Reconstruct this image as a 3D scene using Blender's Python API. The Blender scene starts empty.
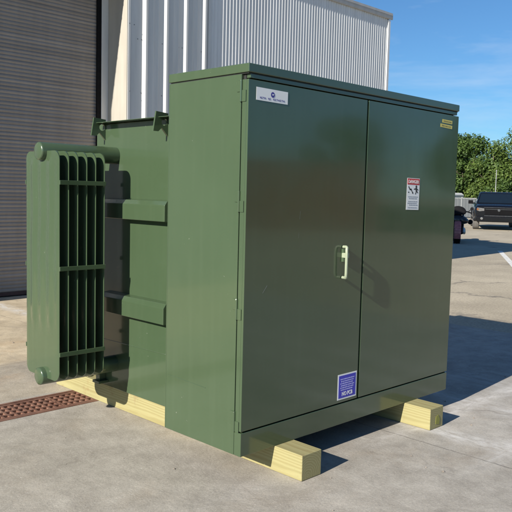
import bpy, bmesh, math, random
from mathutils import Vector, Matrix, Euler
random.seed(7)
S = bpy.context.scene
COL = S.collection
rad = math.radians

# ------------------------------------------------------------------ node helpers
def new_mat(name):
    m = bpy.data.materials.new(name); m.use_nodes = True
    nt = m.node_tree; b = nt.nodes['Principled BSDF']
    return m, nt, b
def N(nt, typ, **kw):
    n = nt.nodes.new(typ)
    for k, v in kw.items():
        if k.startswith('i_'):
            key = k[2:]
            key = int(key) if key.isdigit() else key.replace('_', ' ')
            n.inputs[key].default_value = v
        else: setattr(n, k, v)
    return n
def L(nt, a, b): nt.links.new(a, b)
def ramp(nt, fac, stops, interp='LINEAR'):
    r = nt.nodes.new('ShaderNodeValToRGB'); r.color_ramp.interpolation = interp
    e = r.color_ramp.elements
    while len(e) < len(stops): e.new(0.5)
    for i, (p, c) in enumerate(stops):
        e[i].position = p
        e[i].color = (c, c, c, 1) if isinstance(c, (int, float)) else (c[0], c[1], c[2], 1)
    if fac is not None: L(nt, fac, r.inputs[0])
    return r.outputs[0]
def mixc(nt, fac, a, b, blend='MIX'):
    m = nt.nodes.new('ShaderNodeMix'); m.data_type = 'RGBA'; m.blend_type = blend
    for s, v in ((m.inputs[0], fac), (m.inputs[6], a), (m.inputs[7], b)):
        if isinstance(v, (int, float)): s.default_value = v
        elif isinstance(v, tuple): s.default_value = (v[0], v[1], v[2], 1)
        else: L(nt, v, s)
    return m.outputs[2]
def math_(nt, op, a, b=None, c=None):
    m = nt.nodes.new('ShaderNodeMath'); m.operation = op
    for i, v in enumerate((a, b, c)):
        if v is None: continue
        if isinstance(v, (int, float)): m.inputs[i].default_value = v
        else: L(nt, v, m.inputs[i])
    return m.outputs[0]
def noise(nt, vec, scale, detail=4, rough=.55, dist=0):
    n = N(nt, 'ShaderNodeTexNoise', i_Scale=scale, i_Detail=detail, i_Roughness=rough, i_Distortion=dist)
    if vec is not None: L(nt, vec, n.inputs['Vector'])
    return n.outputs['Fac']
def coords(nt, which='Object', scale=None, loc=None):
    t = nt.nodes.new('ShaderNodeTexCoord'); o = t.outputs[which]
    if scale or loc:
        m = nt.nodes.new('ShaderNodeMapping'); L(nt, o, m.inputs[0])
        if scale: m.inputs['Scale'].default_value = scale
        if loc: m.inputs['Location'].default_value = loc
        o = m.outputs[0]
    return o
def bump(nt, b, h, strength, dist):
    n = N(nt, 'ShaderNodeBump', i_Strength=strength, i_Distance=dist)
    L(nt, h, n.inputs['Height']); L(nt, n.outputs[0], b.inputs['Normal'])

def plain(name, col, rough=.5, metal=0., var=.12, scale=6., spec=.5, coat=0.):
    m, nt, b = new_mat(name)
    c = coords(nt); f = noise(nt, c, scale, 5, .6)
    lo = tuple(v*(1-var) for v in col); hi = tuple(min(1, v*(1+var)) for v in col)
    L(nt, ramp(nt, f, [(.3, lo), (.7, hi)]), b.inputs['Base Color'])
    f2 = noise(nt, c, scale*2.3, 3, .6)
    L(nt, ramp(nt, f2, [(.3, max(.02, rough*.85)), (.7, min(1, rough*1.15))]), b.inputs['Roughness'])
    b.inputs['Metallic'].default_value = metal
    b.inputs['Specular IOR Level'].default_value = spec
    b.inputs['Coat Weight'].default_value = coat
    return m

M = {}
# green enamel of the cabinet
def green_paint(name, rough=.2, wob=.012, coat=.0):
    m, nt, b = new_mat(name)
    c = coords(nt)
    f = noise(nt, c, 2.2, 4, .55)
    base = ramp(nt, f, [(.25, (.048, .077, .040)), (.75, (.054, .085, .045))])
    # thin film of dust, rather more towards no particular place: fine speckle
    sp = noise(nt, c, 160, 2, .5)
    base = mixc(nt, ramp(nt, sp, [(.70, 0.), (.80, .16)]), base, (.22, .23, .19))
    sp2 = noise(nt, c, 55, 2, .5)
    base = mixc(nt, ramp(nt, sp2, [(.775, 0.), (.79, .4)]), base, (.30, .31, .27))
    # faint vertical wipe and run marks
    cs = coords(nt, scale=(14, 14, .9))
    st = noise(nt, cs, 1.6, 4, .6)
    base = mixc(nt, ramp(nt, st, [(.52, 0.), (.78, .06)]), base, (.14, .18, .12))
    L(nt, base, b.inputs['Base Color'])
    f2 = noise(nt, c, 5, 4, .6)
    L(nt, ramp(nt, f2, [(.3, rough*.8), (.7, rough*1.3)]), b.inputs['Roughness'])
    b.inputs['Specular IOR Level'].default_value = .5
    b.inputs['Coat Weight'].default_value = coat
    b.inputs['Coat Roughness'].default_value = .06
    n1 = noise(nt, c, 1.7, 2, .5); n2 = noise(nt, c, 260, 2, .5)
    h = math_(nt, 'ADD', math_(nt, 'MULTIPLY', n1, wob), math_(nt, 'MULTIPLY', n2, .00012))
    bump(nt, b, h, .55, 1.0)
    return m
M['green'] = green_paint('green enamel', .14, .008, .45)
M['green_rad'] = green_paint('green enamel on radiator', .20, .006, .45)
M['gap'] = plain('dark gap shade', (.012, .014, .013), .8)  # near-black colour that stands in for the shade inside open gaps
M['steel'] = plain('pale zinc steel', (.27, .31, .22), .4, .0)
M['black'] = plain('black rubber', (.007, .007, .008), .75, spec=.15)
M['rubber_dusty'] = plain('dusty tyre rubber', (.11, .105, .10), .9, var=.3)
M['white_vinyl'] = plain('white vinyl', (.78, .79, .78), .35, var=.03)
M['red_vinyl'] = plain('red vinyl', (.55, .03, .035), .35, var=.05)
M['ink'] = plain('black ink', (.02, .02, .022), .5)
M['grey_ink'] = plain('grey ink', (.22, .25, .30), .5)
M['violet_ink'] = plain('violet ink', (.06, .05, .30), .4)
M['blue_vinyl'] = plain('blue vinyl', (.035, .035, .45), .35, var=.06)
M['pale_ink'] = plain('pale blue ink', (.42, .43, .78), .4)
M['yellow_vinyl'] = plain('yellow vinyl', (.60, .52, .13), .4, var=.1)
M['olive_ink'] = plain('olive ink', (.20, .16, .05), .5)
M['tag'] = plain('yellow tag', (.22, .22, .04), .5)

def wood():
    m, nt, b = new_mat('treated pine')
    c = coords(nt)
    mp = N(nt, 'ShaderNodeMapping'); L(nt, c, mp.inputs[0])
    mp.inputs['Location'].default_value = (.021, 0, -.018)
    mp.inputs['Scale'].default_value = (1, .10, 1)
    mp.inputs['Rotation'].default_value = (.01, 0, .05)
    w = N(nt, 'ShaderNodeTexWave', wave_type='RINGS', rings_direction='Y', i_Scale=26., i_Distortion=3.2, i_Detail=3., i_Detail_Scale=1.6)
    L(nt, mp.outputs[0], w.inputs['Vector'])
    col = ramp(nt, w.outputs['Fac'], [(.0, (.262, .225, .098)), (.45, (.298, .265, .122)), (1, (.325, .294, .142))])
    n1 = noise(nt, coords(nt, scale=(20, 1.3, 20)), 3, 5, .65)
    col = mixc(nt, ramp(nt, n1, [(.42, 0.), (.72, .45)]), col, (.275, .262, .122))
    vk = N(nt, 'ShaderNodeTexVoronoi', i_Scale=3.4); mk = coords(nt, scale=(1.6, .7, 1.6)); L(nt, mk, vk.inputs['Vector'])
    col = mixc(nt, ramp(nt, vk.outputs['Distance'], [(.05, .75), (.13, 0.)]), col, (.17, .085, .03))
    gd = noise(nt, c, 4.5, 6, .75)
    col = mixc(nt, ramp(nt, gd, [(.54, 0.), (.74, .55)]), col, (.19, .165, .10))
    n2 = noise(nt, c, 9, 5, .7)
    col = mixc(nt, ramp(nt, n2, [(.58, 0.), (.72, .5)]), col, (.24, .15, .06))
    L(nt, col, b.inputs['Base Color']); b.inputs['Roughness'].default_value = .8
    n3 = noise(nt, coords(nt, scale=(120, 8, 120)), 2, 4, .6)
    bump(nt, b, n3, .35, .002)
    return m
M['wood'] = wood()

def concrete():
    m, nt, b = new_mat('worn concrete')
    c = coords(nt); sx = N(nt, 'ShaderNodeSeparateXYZ'); L(nt, c, sx.inputs[0])
    X, Y = sx.outputs[0], sx.outputs[1]
    n1 = noise(nt, c, .9, 6, .62, .4); n2 = noise(nt, c, 6, 7, .68); n3 = noise(nt, c, 85, 4, .7)
    col = ramp(nt, n1, [(.28, (.288, .266, .226)), (.5, (.376, .350, .302)), (.72, (.440, .412, .358))])
    col = mixc(nt, .72, col, ramp(nt, n2, [(.25, (.58, .56, .54)), (.75, (1.24, 1.24, 1.24))]), 'MULTIPLY')
    col = mixc(nt, .5, col, ramp(nt, n3, [(.25, (.62, .61, .60)), (.75, (1.32, 1.31, 1.30))]), 'MULTIPLY')
    # paler, sandier slab towards the roller door, joint near y = 2.8
    wob = noise(nt, c, 3, 4, .6)
    yy = math_(nt, 'ADD', Y, math_(nt, 'MULTIPLY', math_(nt, 'SUBTRACT', wob, .5), .12))
    far = ramp(nt, math_(nt, 'MULTIPLY', math_(nt, 'SUBTRACT', yy, 2.75), 8), [(0, 0.), (1, 1.)])
    col = mixc(nt, far, col, mixc(nt, 1., col, (1.32, 1.24, 1.08), 'MULTIPLY'))
    mid = ramp(nt, math_(nt, 'MULTIPLY', math_(nt, 'SUBTRACT', yy, 1.86), 20), [(0, 0.), (1, .7)])
    col = mixc(nt, mid, col, mixc(nt, 1., col, (1.12, 1.05, .92), 'MULTIPLY'))
    gx = ramp(nt, math_(nt, 'MULTIPLY', math_(nt, 'ADD', X, .2), .6), [(0, 0.), (1, .75)])
    col = mixc(nt, gx, col, mixc(nt, 1., col, (.99, 1.015, 1.08), 'MULTIPLY'))
    # rusty stains near the drain
    rs = noise(nt, c, 1.6, 5, .65)
    near = ramp(nt, math_(nt, 'ABSOLUTE', math_(nt, 'SUBTRACT', Y, 2.9)), [(0, 1.), (.9, 0.)])
    col = mixc(nt, math_(nt, 'MULTIPLY', ramp(nt, rs, [(.50, 0.), (.68, .7)]), near), col, (.42, .24, .10))
    # general mineral staining, dark spots and pale drips
    ds = noise(nt, c, 3.1, 6, .72, .8)
    col = mixc(nt, ramp(nt, ds, [(.54, 0.), (.72, .5)]), col, (.19, .17, .145))
    br = noise(nt, coords(nt, loc=(7, 3, 0)), 1.3, 6, .7, .6)
    col = mixc(nt, ramp(nt, br, [(.52, 0.), (.72, .32)]), col, (.30, .235, .165))
    sp = noise(nt, c, 240, 2, .6)
    col = mixc(nt, ramp(nt, sp, [(.60, 0.), (.70, .5)]), col, (.16, .15, .135))
    sp = noise(nt, coords(nt, loc=(3, 9, 0)), 150, 2, .6)
    col = mixc(nt, ramp(nt, sp, [(.63, 0.), (.72, .6)]), col, (.62, .60, .56))
    ps = noise(nt, c, 19, 4, .75)
    col = mixc(nt, ramp(nt, ps, [(.665, 0.), (.71, .55)]), col, (.60, .58, .54))
    bs = noise(nt, c, 27, 3, .6)
    col = mixc(nt, ramp(nt, bs, [(.71, 0.), (.74, .5)]), col, (.10, .085, .07))
    # sweeping pale scuffs running along y near x = 1.4 and along x near y = -.07
    def scuff(axis, at, width, stretch, strength, colr, gate=None):
        nonlocal col
        nn = noise(nt, coords(nt, scale=stretch), 3.5, 5, .7)
        w2 = noise(nt, c, 1.1, 3, .5)
        d = math_(nt, 'ABSOLUTE', math_(nt, 'SUBTRACT', math_(nt, 'ADD', axis, math_(nt, 'MULTIPLY', math_(nt, 'SUBTRACT', w2, .5), width*1.2)), at))
        k = ramp(nt, math_(nt, 'DIVIDE', d, width), [(0, 1.), (1, 0.)])
        f = math_(nt, 'MULTIPLY', k, ramp(nt, nn, [(.36, 0.), (.62, strength)]))
        if gate is not None: f = math_(nt, 'MULTIPLY', f, gate)
        col = mixc(nt, f, col, colr)
    scuff(X, 1.40, .12, (5, 2.2, 1), .95, (.60, .59, .57), ramp(nt, math_(nt, 'ADD', Y, 1.1), [(0, 0.), (.35, 1.)]))
    scuff(Y, -.07, .09, (2.4, 6, 1), .85, (.58, .56, .53), ramp(nt, math_(nt, 'MULTIPLY', X, .4), [(.3, .15), (.62, 1.)]))
    scuff(Y, -1.15, .14, (1.0, 9, 1), .35, (.22, .20, .175))
    scuff(X, .35, .12, (9, 1.0, 1), .3, (.22, .20, .17))
    scuff(X, 2.05, .16, (4, 1.4, 1), .6, (.58, .57, .55))
    scuff(Y, -.62, .10, (1.2, 6, 1), .5, (.55, .54, .52), ramp(nt, math_(nt, 'MULTIPLY', X, .4), [(.3, 0.), (.5, 1.)]))
    scuff(X, 2.6, .25, (5, 1.0, 1), .5, (.55, .54, .52))
    # hairline joints
    def joint(axis, at, w, gate=None):
        nonlocal col
        w2 = noise(nt, c, 14, 4, .7)
        d = math_(nt, 'ABSOLUTE', math_(nt, 'SUBTRACT', math_(nt, 'ADD', axis, math_(nt, 'MULTIPLY', math_(nt, 'SUBTRACT', w2, .5), .022)), at))
        f = ramp(nt, math_(nt, 'DIVIDE', d, w), [(.35, .55), (1, 0.)])
        pn = noise(nt, c, 5, 3, .6)
        f = math_(nt, 'MULTIPLY', f, ramp(nt, pn, [(.35, .25), (.6, 1.)]))
        if gate is not None: f = math_(nt, 'MULTIPLY', f, gate)
        col = mixc(nt, f, col, (.10, .09, .08))
    v = N(nt, 'ShaderNodeTexVoronoi', feature='DISTANCE_TO_EDGE', i_Scale=.55)
    dn = N(nt, 'ShaderNodeTexNoise', i_Scale=2.6, i_Detail=6.); L(nt, c, dn.inputs['Vector'])
    va = N(nt, 'ShaderNodeVectorMath', operation='MULTIPLY_ADD'); L(nt, dn.outputs['Color'], va.inputs[0])
    va.inputs[1].default_value = (.8, .8, 0); L(nt, c, va.inputs[2]); L(nt, va.outputs[0], v.inputs['Vector'])
    cg = ramp(nt, noise(nt, coords(nt, loc=(11, 4, 0)), 1.1, 4, .6), [(.50, 0.), (.60, .35)])
    col = mixc(nt, math_(nt, 'MULTIPLY', ramp(nt, v.outputs['Distance'], [(.0012, 1.), (.006, 0.)]), cg), col, (.11, .095, .08))
    joint(X, 1.14, .008); joint(Y, 2.78, .012); joint(Y, -2.2, .010); joint(X, -3.4, .010)
    L(nt, col, b.inputs['Base Color'])
    b.inputs['Roughness'].default_value = .82; b.inputs['Specular IOR Level'].default_value = .35
    h = math_(nt, 'ADD', math_(nt, 'MULTIPLY', n3, .5), math_(nt, 'MULTIPLY', noise(nt, c, 25, 6, .7), .8))
    bump(nt, b, h, .5, .006)
    return m
M['concrete'] = concrete()

def asphalt():
    m, nt, b = new_mat('faded asphalt')
    c = coords(nt)
    n1 = noise(nt, c, .16, 6, .6, .5); n2 = noise(nt, c, 1.3, 6, .65); n3 = noise(nt, c, 34, 4, .75)
    col = ramp(nt, n1, [(.3, (.36, .315, .24)), (.7, (.49, .435, .335))])
    col = mixc(nt, .6, col, ramp(nt, n2, [(.25, (.70, .69, .68)), (.75, (1.2, 1.2, 1.2))]), 'MULTIPLY')
    col = mixc(nt, .65, col, ramp(nt, n3, [(.3, (.52, .52, .52)), (.7, (1.38, 1.37, 1.35))]), 'MULTIPLY')
    # crazed cracks
    v = N(nt, 'ShaderNodeTexVoronoi', feature='DISTANCE_TO_EDGE', i_Scale=.42)
    dn = N(nt, 'ShaderNodeTexNoise', i_Scale=1.7, i_Detail=5.); L(nt, c, dn.inputs['Vector'])
    va = N(nt, 'ShaderNodeVectorMath', operation='MULTIPLY_ADD'); L(nt, dn.outputs['Color'], va.inputs[0])
    va.inputs[1].default_value = (.9, .9, 0); L(nt, c, va.inputs[2]); L(nt, va.outputs[0], v.inputs['Vector'])
    gate = ramp(nt, noise(nt, c, .5, 3, .5), [(.42, 0.), (.6, .7)])
    col = mixc(nt, math_(nt, 'MULTIPLY', ramp(nt, v.outputs['Distance'], [(.004, 1.), (.016, 0.)]), gate), col, (.12, .11, .10))
    ol = noise(nt, c, .7, 5, .7)
    col = mixc(nt, ramp(nt, ol, [(.62, 0.), (.75, .4)]), col, (.16, .145, .125))
    L(nt, col, b.inputs['Base Color']); b.inputs['Roughness'].default_value = .9
    b.inputs['Specular IOR Level'].default_value = .25
    bump(nt, b, n3, .6, .008)
    return m
M['asphalt'] = asphalt()
M['paint_line'] = plain('worn white road paint', (.66, .65, .61), .7, var=.25, scale=12)
M['red_paving'] = plain('red brick paving', (.30, .12, .07), .85, var=.25, scale=8)
M['pit'] = plain('dirty drain pit', (.03, .024, .02), .95)

def rust():
    m, nt, b = new_mat('rusty cast iron')
    c = coords(nt)
    n = noise(nt, c, 14, 6, .7); n2 = noise(nt, c, 3, 4, .6)
    col = ramp(nt, n, [(.28, (.07, .032, .020)), (.5, (.145, .064, .040)), (.72, (.225, .12, .08))])
    col = mixc(nt, ramp(nt, n2, [(.45, 0.), (.7, .5)]), col, (.29, .17, .12))
    L(nt, col, b.inputs['Base Color']); b.inputs['Roughness'].default_value = .85
    bump(nt, b, n, .5, .003)
    return m
M['rust'] = rust()

def siding(name, col, rough, metal=.0):
    m, nt, b = new_mat(name)
    c = coords(nt)
    n = noise(nt, coords(nt, scale=(3, 3, .35)), 2.5, 6, .65)
    cc = ramp(nt, n, [(.3, tuple(v*.88 for v in col)), (.7, tuple(min(1, v*1.06) for v in col))])
    n2 = noise(nt, coords(nt, scale=(22, 22, .6)), 1.5, 5, .7)
    cc = mixc(nt, ramp(nt, n2, [(.58, 0.), (.8, .3)]), cc, (.30, .29, .28))
    L(nt, cc, b.inputs['Base Color'])
    L(nt, ramp(nt, noise(nt, c, 4, 4, .6), [(.3, rough*.85), (.7, rough*1.2)]), b.inputs['Roughness'])
    b.inputs['Metallic'].default_value = metal
    return m
M['panel'] = siding('white metal siding', (.62, .62, .60), .38)
M['corr'] = siding('pale galvanised siding', (.66, .67, .67), .42, .0)
M['trim'] = siding('cream metal trim', (.40, .375, .325), .45)
M['fascia'] = siding('grey fascia', (.42, .42, .42), .45)
def shutter():
    m = siding('grey roller curtain', (.30, .27, .242), .55)
    nt = m.node_tree; b = nt.nodes['Principled BSDF']; lk = b.inputs['Base Color'].links[0].from_socket
    n = noise(nt, coords(nt, scale=(.25, .25, 22)), 1., 3, .7)
    L(nt, mixc(nt, 1., lk, ramp(nt, n, [(.3, (.76, .75, .74)), (.7, (1.16, 1.15, 1.14))]), 'MULTIPLY'), b.inputs['Base Color'])
    return m
M['shutter'] = shutter()
M['seal'] = plain('brown rubber seal', (.07, .035, .03), .8)
M['screw'] = plain('screw head', (.14, .14, .15), .5, .5)

def foliage(name, a, bcol):
    m, nt, b = new_mat(name)
    g = N(nt, 'ShaderNodeNewGeometry')
    oi = N(nt, 'ShaderNodeObjectInfo')
    c = coords(nt)
    n = noise(nt, c, .8, 4, .6)
    r = math_(nt, 'ADD', math_(nt, 'MULTIPLY', g.outputs['Random Per Island'], .55), math_(nt, 'MULTIPLY', n, .75))
    col = ramp(nt, r, [(.3, a), (.95, bcol)])
    L(nt, col, b.inputs['Base Color']); b.inputs['Roughness'].default_value = .55
    b.inputs['Specular IOR Level'].default_value = .3
    tr = N(nt, 'ShaderNodeBsdfTranslucent'); L(nt, mixc(nt, 1., col, (1.25, 1.35, .55), 'MULTIPLY'), tr.inputs[0])
    mx = N(nt, 'ShaderNodeMixShader', i_0=.2)
    L(nt, b.outputs[0], mx.inputs[1]); L(nt, tr.outputs[0], mx.inputs[2])
    L(nt, mx.outputs[0], nt.nodes['Material Output'].inputs[0])
    return m
M['leaf'] = foliage('broadleaf foliage', (.022, .050, .012), (.095, .155, .036))
M['leaf2'] = foliage('yellow green foliage', (.035, .070, .015), (.125, .18, .04))
M['bark'] = plain('bark', (.13, .10, .075), .9, var=.3)
M['navy'] = plain('dark navy car paint', (.004, .0042, .0055), .25, 0, .08, spec=.3, coat=.12)
M['glass'] = plain('dark car glass', (.008, .014, .022), .04, var=.05, spec=.5)
M['chrome'] = plain('dull chrome', (.16, .16, .165), .3, .9)
M['dark_plastic'] = plain('dark plastic', (.004, .004, .005), .6, spec=.1)
M['lamp'] = plain('clear lamp lens', (.13, .13, .13), .1, var=.3)
M['amber'] = plain('amber lens', (.20, .07, .02), .25)
M['white_paint'] = plain('white vehicle paint', (.74, .75, .76), .3)
M['fence'] = siding('grey galvanised fence sheet', (.095, .105, .112), .6, .1)
M['mauve'] = plain('dusty maroon paint', (.40, .13, .13), .4, var=.3, scale=18)
M['gloss_black'] = plain('gloss black plastic', (.010, .010, .012), .38, coat=.1)
M['pole'] = plain('pale pole paint', (.26, .27, .27), .5)
M['container'] = plain('dark red container paint', (.15, .032, .026), .6, var=.2, scale=2)
M['stone'] = plain('grit', (.22, .19, .16), .9, var=.4, scale=40)

# ------------------------------------------------------------------ mesh helpers
class MB:
    """collects shapes in one list of vertices and faces"""
    def __init__(s): s.v = []; s.f = []
    def add(s, vs, fs):
        o = len(s.v); s.v += [tuple(v) for v in vs]; s.f += [tuple(i+o for i in f) for f in fs]; return s
    def box(s, x0, x1, y0, y1, z0, z1):
        return s.add([(x0,y0,z0),(x1,y0,z0),(x1,y1,z0),(x0,y1,z0),(x0,y0,z1),(x1,y0,z1),(x1,y1,z1),(x0,y1,z1)],
              [(0,3,2,1),(4,5,6,7),(0,1,5,4),(1,2,6,5),(2,3,7,6),(3,0,4,7)])
    def prism(s, poly, axis, a, b):
        """extrude 2D poly along axis between a and b. axis x: poly=(y,z); y: (x,z); z: (x,y)"""
        def P(p, t): return {'x': (t, p[0], p[1]), 'y': (p[0], t, p[1]), 'z': (p[0], p[1], t)}[axis]
        n = len(poly)
        vs = [P(p, a) for p in poly] + [P(p, b) for p in poly]
        fs = [tuple(range(n))[::-1], tuple(range(n, 2*n))] + [(i, (i+1) % n, n+(i+1) % n, n+i) for i in range(n)]
        return s.add(vs, fs)
    def tube(s, pts, r, n=12, cap=True):
        pts = [Vector(p) for p in pts]; rs = r if isinstance(r, (list, tuple)) else [r]*len(pts)
        up = None; rings = []
        for i, p in enumerate(pts):
            t = ((pts[min(i+1, len(pts)-1)] - p).normalized() + (p - pts[max(i-1, 0)]).normalized()).normalized()
            if up is None:
                up = t.orthogonal().normalized()
            up = (up - t*up.dot(t)).normalized(); w = t.cross(up)
            rings.append([p + (up*math.cos(2*math.pi*k/n) + w*math.sin(2*math.pi*k/n))*rs[i] for k in range(n)])
        vs = [v for ring in rings for v in ring]; fs = []
        for i in range(len(pts)-1):
            for k in range(n):
                fs.append((i*n+k, i*n+(k+1) % n, (i+1)*n+(k+1) % n, (i+1)*n+k))
        if cap: fs += [tuple(range(n))[::-1], tuple(range((len(pts)-1)*n, len(pts)*n))]
        return s.add(vs, fs)
    def disc_ring(s, prof, centre, axis='y', n=28):
        """lathe: prof = [(offset along axis, radius)], closed to the axis when radius is 0"""
        c = Vector(centre); vs = []; m = len(prof)
        for (a, r) in prof:
            for k in range(n):
                t = 2*math.pi*k/n
                d = {'y': Vector((r*math.cos(t), a, r*math.sin(t))), 'x': Vector((a, r*math.cos(t), r*math.sin(t))),
                     'z': Vector((r*math.cos(t), r*math.sin(t), a))}[axis]
                vs.append(c + d)
        fs = [(i*n+k, i*n+(k+1) % n, (i+1)*n+(k+1) % n, (i+1)*n+k) for i in range(m-1) for k in range(n)]
        return s.add(vs, fs)
    def sheet(s, prof, fn0, fn1):
        n = len(prof)
        return s.add([fn0(p) for p in prof]+[fn1(p) for p in prof], [(i, i+1, n+i+1, n+i) for i in range(n-1)])

def tag(o, label=None, cat=None, group=None, kind=None):
    if label: o['label'] = label
    if cat: o['category'] = cat
    if group: o['group'] = group
    if kind: o['kind'] = kind
    return o
WM = {}
def thing(name, label, cat, loc=(0,0,0), rotz=0, group=None):
    o = bpy.data.objects.new(name, None); COL.objects.link(o); o.empty_display_size = .2
    o.location = loc; o.rotation_euler = (0, 0, rotz)
    WM[o.name] = Matrix.Translation(loc) @ Matrix.Rotation(rotz, 4, 'Z')
    return tag(o, label, cat, group)
def build(name, mb, mat, parent=None, local=False, bevel=0, seg=2, smooth=40, label=None, merge=False, solid=0):
    me = bpy.data.meshes.new(name)
    vs = mb.v
    wm = WM.get(parent.name, Matrix()) if parent else Matrix()
    if parent and not local:
        inv = wm.inverted(); vs = [inv @ Vector(v) for v in vs]
    me.from_pydata([tuple(v) for v in vs], [], mb.f)
    bm = bmesh.new(); bm.from_mesh(me)
    if merge: bmesh.ops.remove_doubles(bm, verts=bm.verts, dist=1e-5)
    bmesh.ops.recalc_face_normals(bm, faces=bm.faces)
    bm.to_mesh(me); bm.free()
    me.materials.append(M[mat] if isinstance(mat, str) else mat)
    o = bpy.data.objects.new(name, me); COL.objects.link(o)
    if parent: o.parent = parent; WM[o.name] = wm
    else: WM[o.name] = Matrix()
    if smooth:
        for p in me.polygons: p.use_smooth = True
        me.set_sharp_from_angle(angle=rad(smooth))
    if solid:
        sm = o.modifiers.new('thickness', 'SOLIDIFY'); sm.thickness = solid; sm.offset = -1
    if bevel:
        b = o.modifiers.new('bevel', 'BEVEL'); b.width = bevel; b.segments = seg
        b.limit_method = 'ANGLE'; b.angle_limit = rad(35); b.harden_normals = True
    if label: o['label'] = label
    return o
def text_mb(body, size, place, depth=.0006, bold=0.):
    """lettering as a mesh: place maps (u, v, w) -> world point"""
    cu = bpy.data.curves.new('lettering', 'FONT'); cu.body = body; cu.size = size
    cu.align_x = 'CENTER'; cu.align_y = 'CENTER'; cu.extrude = depth; cu.offset = bold
    o = bpy.data.objects.new('tmp', cu); COL.objects.link(o)
    bpy.context.view_layer.update()
    me = bpy.data.meshes.new_from_object(o.evaluated_get(bpy.context.evaluated_depsgraph_get()))
    mb = MB(); mb.add([place(*v.co) for v in me.vertices], [tuple(p.vertices) for p in me.polygons])
    bpy.data.objects.remove(o); bpy.data.meshes.remove(me); bpy.data.curves.remove(cu)
    return mb

# ------------------------------------------------------------------ ground
YW = 5.55            # face of the metal building
YD = 6.0             # roller door, set back in its opening
SX = 4.6             # edge of the concrete apron
def sheet_grid(x0, x1, y0, y1, z):
    return [(x0,y0,z),(x1,y0,z),(x1,y1,z),(x0,y1,z)], [(0,1,2,3)]
g = MB()
BIG = 900
for (a, b, c, d) in ((-BIG, -14, -BIG, BIG), (SX, BIG, -BIG, BIG), (-14, SX, -BIG, -14), (-14, SX, 6.6, BIG)):
    g.add(*sheet_grid(a, b, c, d, 0))
tag(build('ground', g, 'asphalt', smooth=0), kind='structure')
s = MB()
DY0, DY1, DX0, DX1 = 1.535, 1.85, -9., 2.6
for (a, b, c, d) in ((-14, SX, -14, DY0), (-14, SX, DY1, 6.6), (-14, DX0, DY0, DY1), (DX1, SX, DY0, DY1)):
    s.add(*sheet_grid(a, b, c, d, .0))
tag(build('concrete_apron', s, 'concrete', smooth=0), kind='structure')
p = MB()
p.add([(DX0,DY0,0),(DX1,DY0,0),(DX1,DY1,0),(DX0,DY1,0),(DX0,DY0,-.2),(DX1,DY0,-.2),(DX1,DY1,-.2),(DX0,DY1,-.2)],
      [(0,1,5,4),(1,2,6,5),(2,3,7,6),(3,0,4,7),(4,5,6,7)])
tag(build('drain_channel', p, 'pit', smooth=0), kind='structure')
# painted bay line and reddish paving out on the lot
pl = MB()
a = Vector((15.4, 6.42, .004)); b_ = Vector((9.5, 3.0, .004)); dn = Vector((a-b_).normalized().cross(Vector((0,0,1))))*.06
pl.add([a+dn, a-dn, b_-dn, b_+dn], [(0,1,2,3)])
tag(build('parking_line', pl, 'paint_line', smooth=0), kind='structure')
rp = MB(); rp.add([(16.2,6.30,.004),(19.6,7.95,.004),(22.,6.2,.004),(18.2,4.6,.004)], [(0,1,2,3)])
tag(build('brick_paving', rp, 'red_paving', smooth=0), kind='structure')

lw = MB(); lw.add([(21, -11, .004), (120, -30, .004), (60, -120, .004), (8, -60, .004)], [(0,1,2,3)])  # unseen patch of grass, added so the right door mirrors dark green
lm, lnt, lbs = new_mat('dark grass'); lc = coords(lnt)
L(lnt, ramp(lnt, noise(lnt, lc, 2.5, 6, .7), [(.3, (.030, .048, .014)), (.7, (.07, .10, .03))]), lbs.inputs['Base Color']); lbs.inputs['Roughness'].default_value = .95
tag(build('reflection_lawn', lw, lm, smooth=0), kind='structure')
# drain grate: one long rusty grating
dg = thing('drain_grate', 'rusty red iron drain grating let into the concrete in front of the radiator', 'drain grate', ((DX0+DX1)/2, (DY0+DY1)/2, 0))
fr = MB()
fr.box(DX0, DX1, DY0, DY0+.022, -.03, .003); fr.box(DX0, DX1, DY1-.022, DY1, -.03, .003)
build('frame', fr, 'rust', dg)
gr = MB()
x = DX0+.02; k = 0
lo, hi = DY0+.026, DY1-.026
while x < DX1-.3:
    # sections of about 0.6 m with cross bars, long bars and closed borders
    x1 = x+.594
    for (y0, y1) in ((lo, lo+.026), (hi-.026, hi)): gr.box(x, x1, y0, y1, -.028, .001)
    n = 4
    for i in range(1, n):
        yc = lo+.013 + (hi-lo-.026)*i/n
        gr.box(x, x1, yc-.009, yc+.009, -.028, .0005)
    xc = x
    while xc < x1+.001:
        gr.box(xc, xc+.013, lo+.02, hi-.02, -.026, -.0006); xc += .0415
    x = x1+.006
build('grating', gr, 'rust', dg)

# grit strewn over the apron
gt = MB()
for i in range(260):
    x = random.uniform(-1.6, 4.2); y = random.uniform(-2.2, 5.0)
    if DY0-.02 < y < DY1+.02 or (0 < x < 1.8 and -.1 < y < 1.6): continue
    r = random.choice([.0025, .003, .004, .004, .006, .009])*random.uniform(.7, 1.2)
    vs = []
    for (a, b, c) in ((1,0,0),(-1,0,0),(0,1,0),(0,-1,0),(0,0,1),(0,0,-.3)):
        q = random.uniform(.7, 1.3)*r
        vs.append((x+a*q, y+b*q, r*.25+c*q*.7))
    gt.add(vs, [(0,2,4),(2,1,4),(1,3,4),(3,0,4),(2,0,5),(1,2,5),(3,1,5),(0,3,5)])
tag(build('grit', gt, 'stone', smooth=0), 'small bits of grit strewn over the concrete', 'grit', kind='stuff')

# ------------------------------------------------------------------ metal building
EZ = 4.63; XR = 8.87; XL = -16.; JX = 3.18; DL = -.45; DH = 4.12
B = thing('metal_building', 'pale metal sided building with ribbed and corrugated walls and a grey roller door', 'building', (-3, 9, 0))
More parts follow.
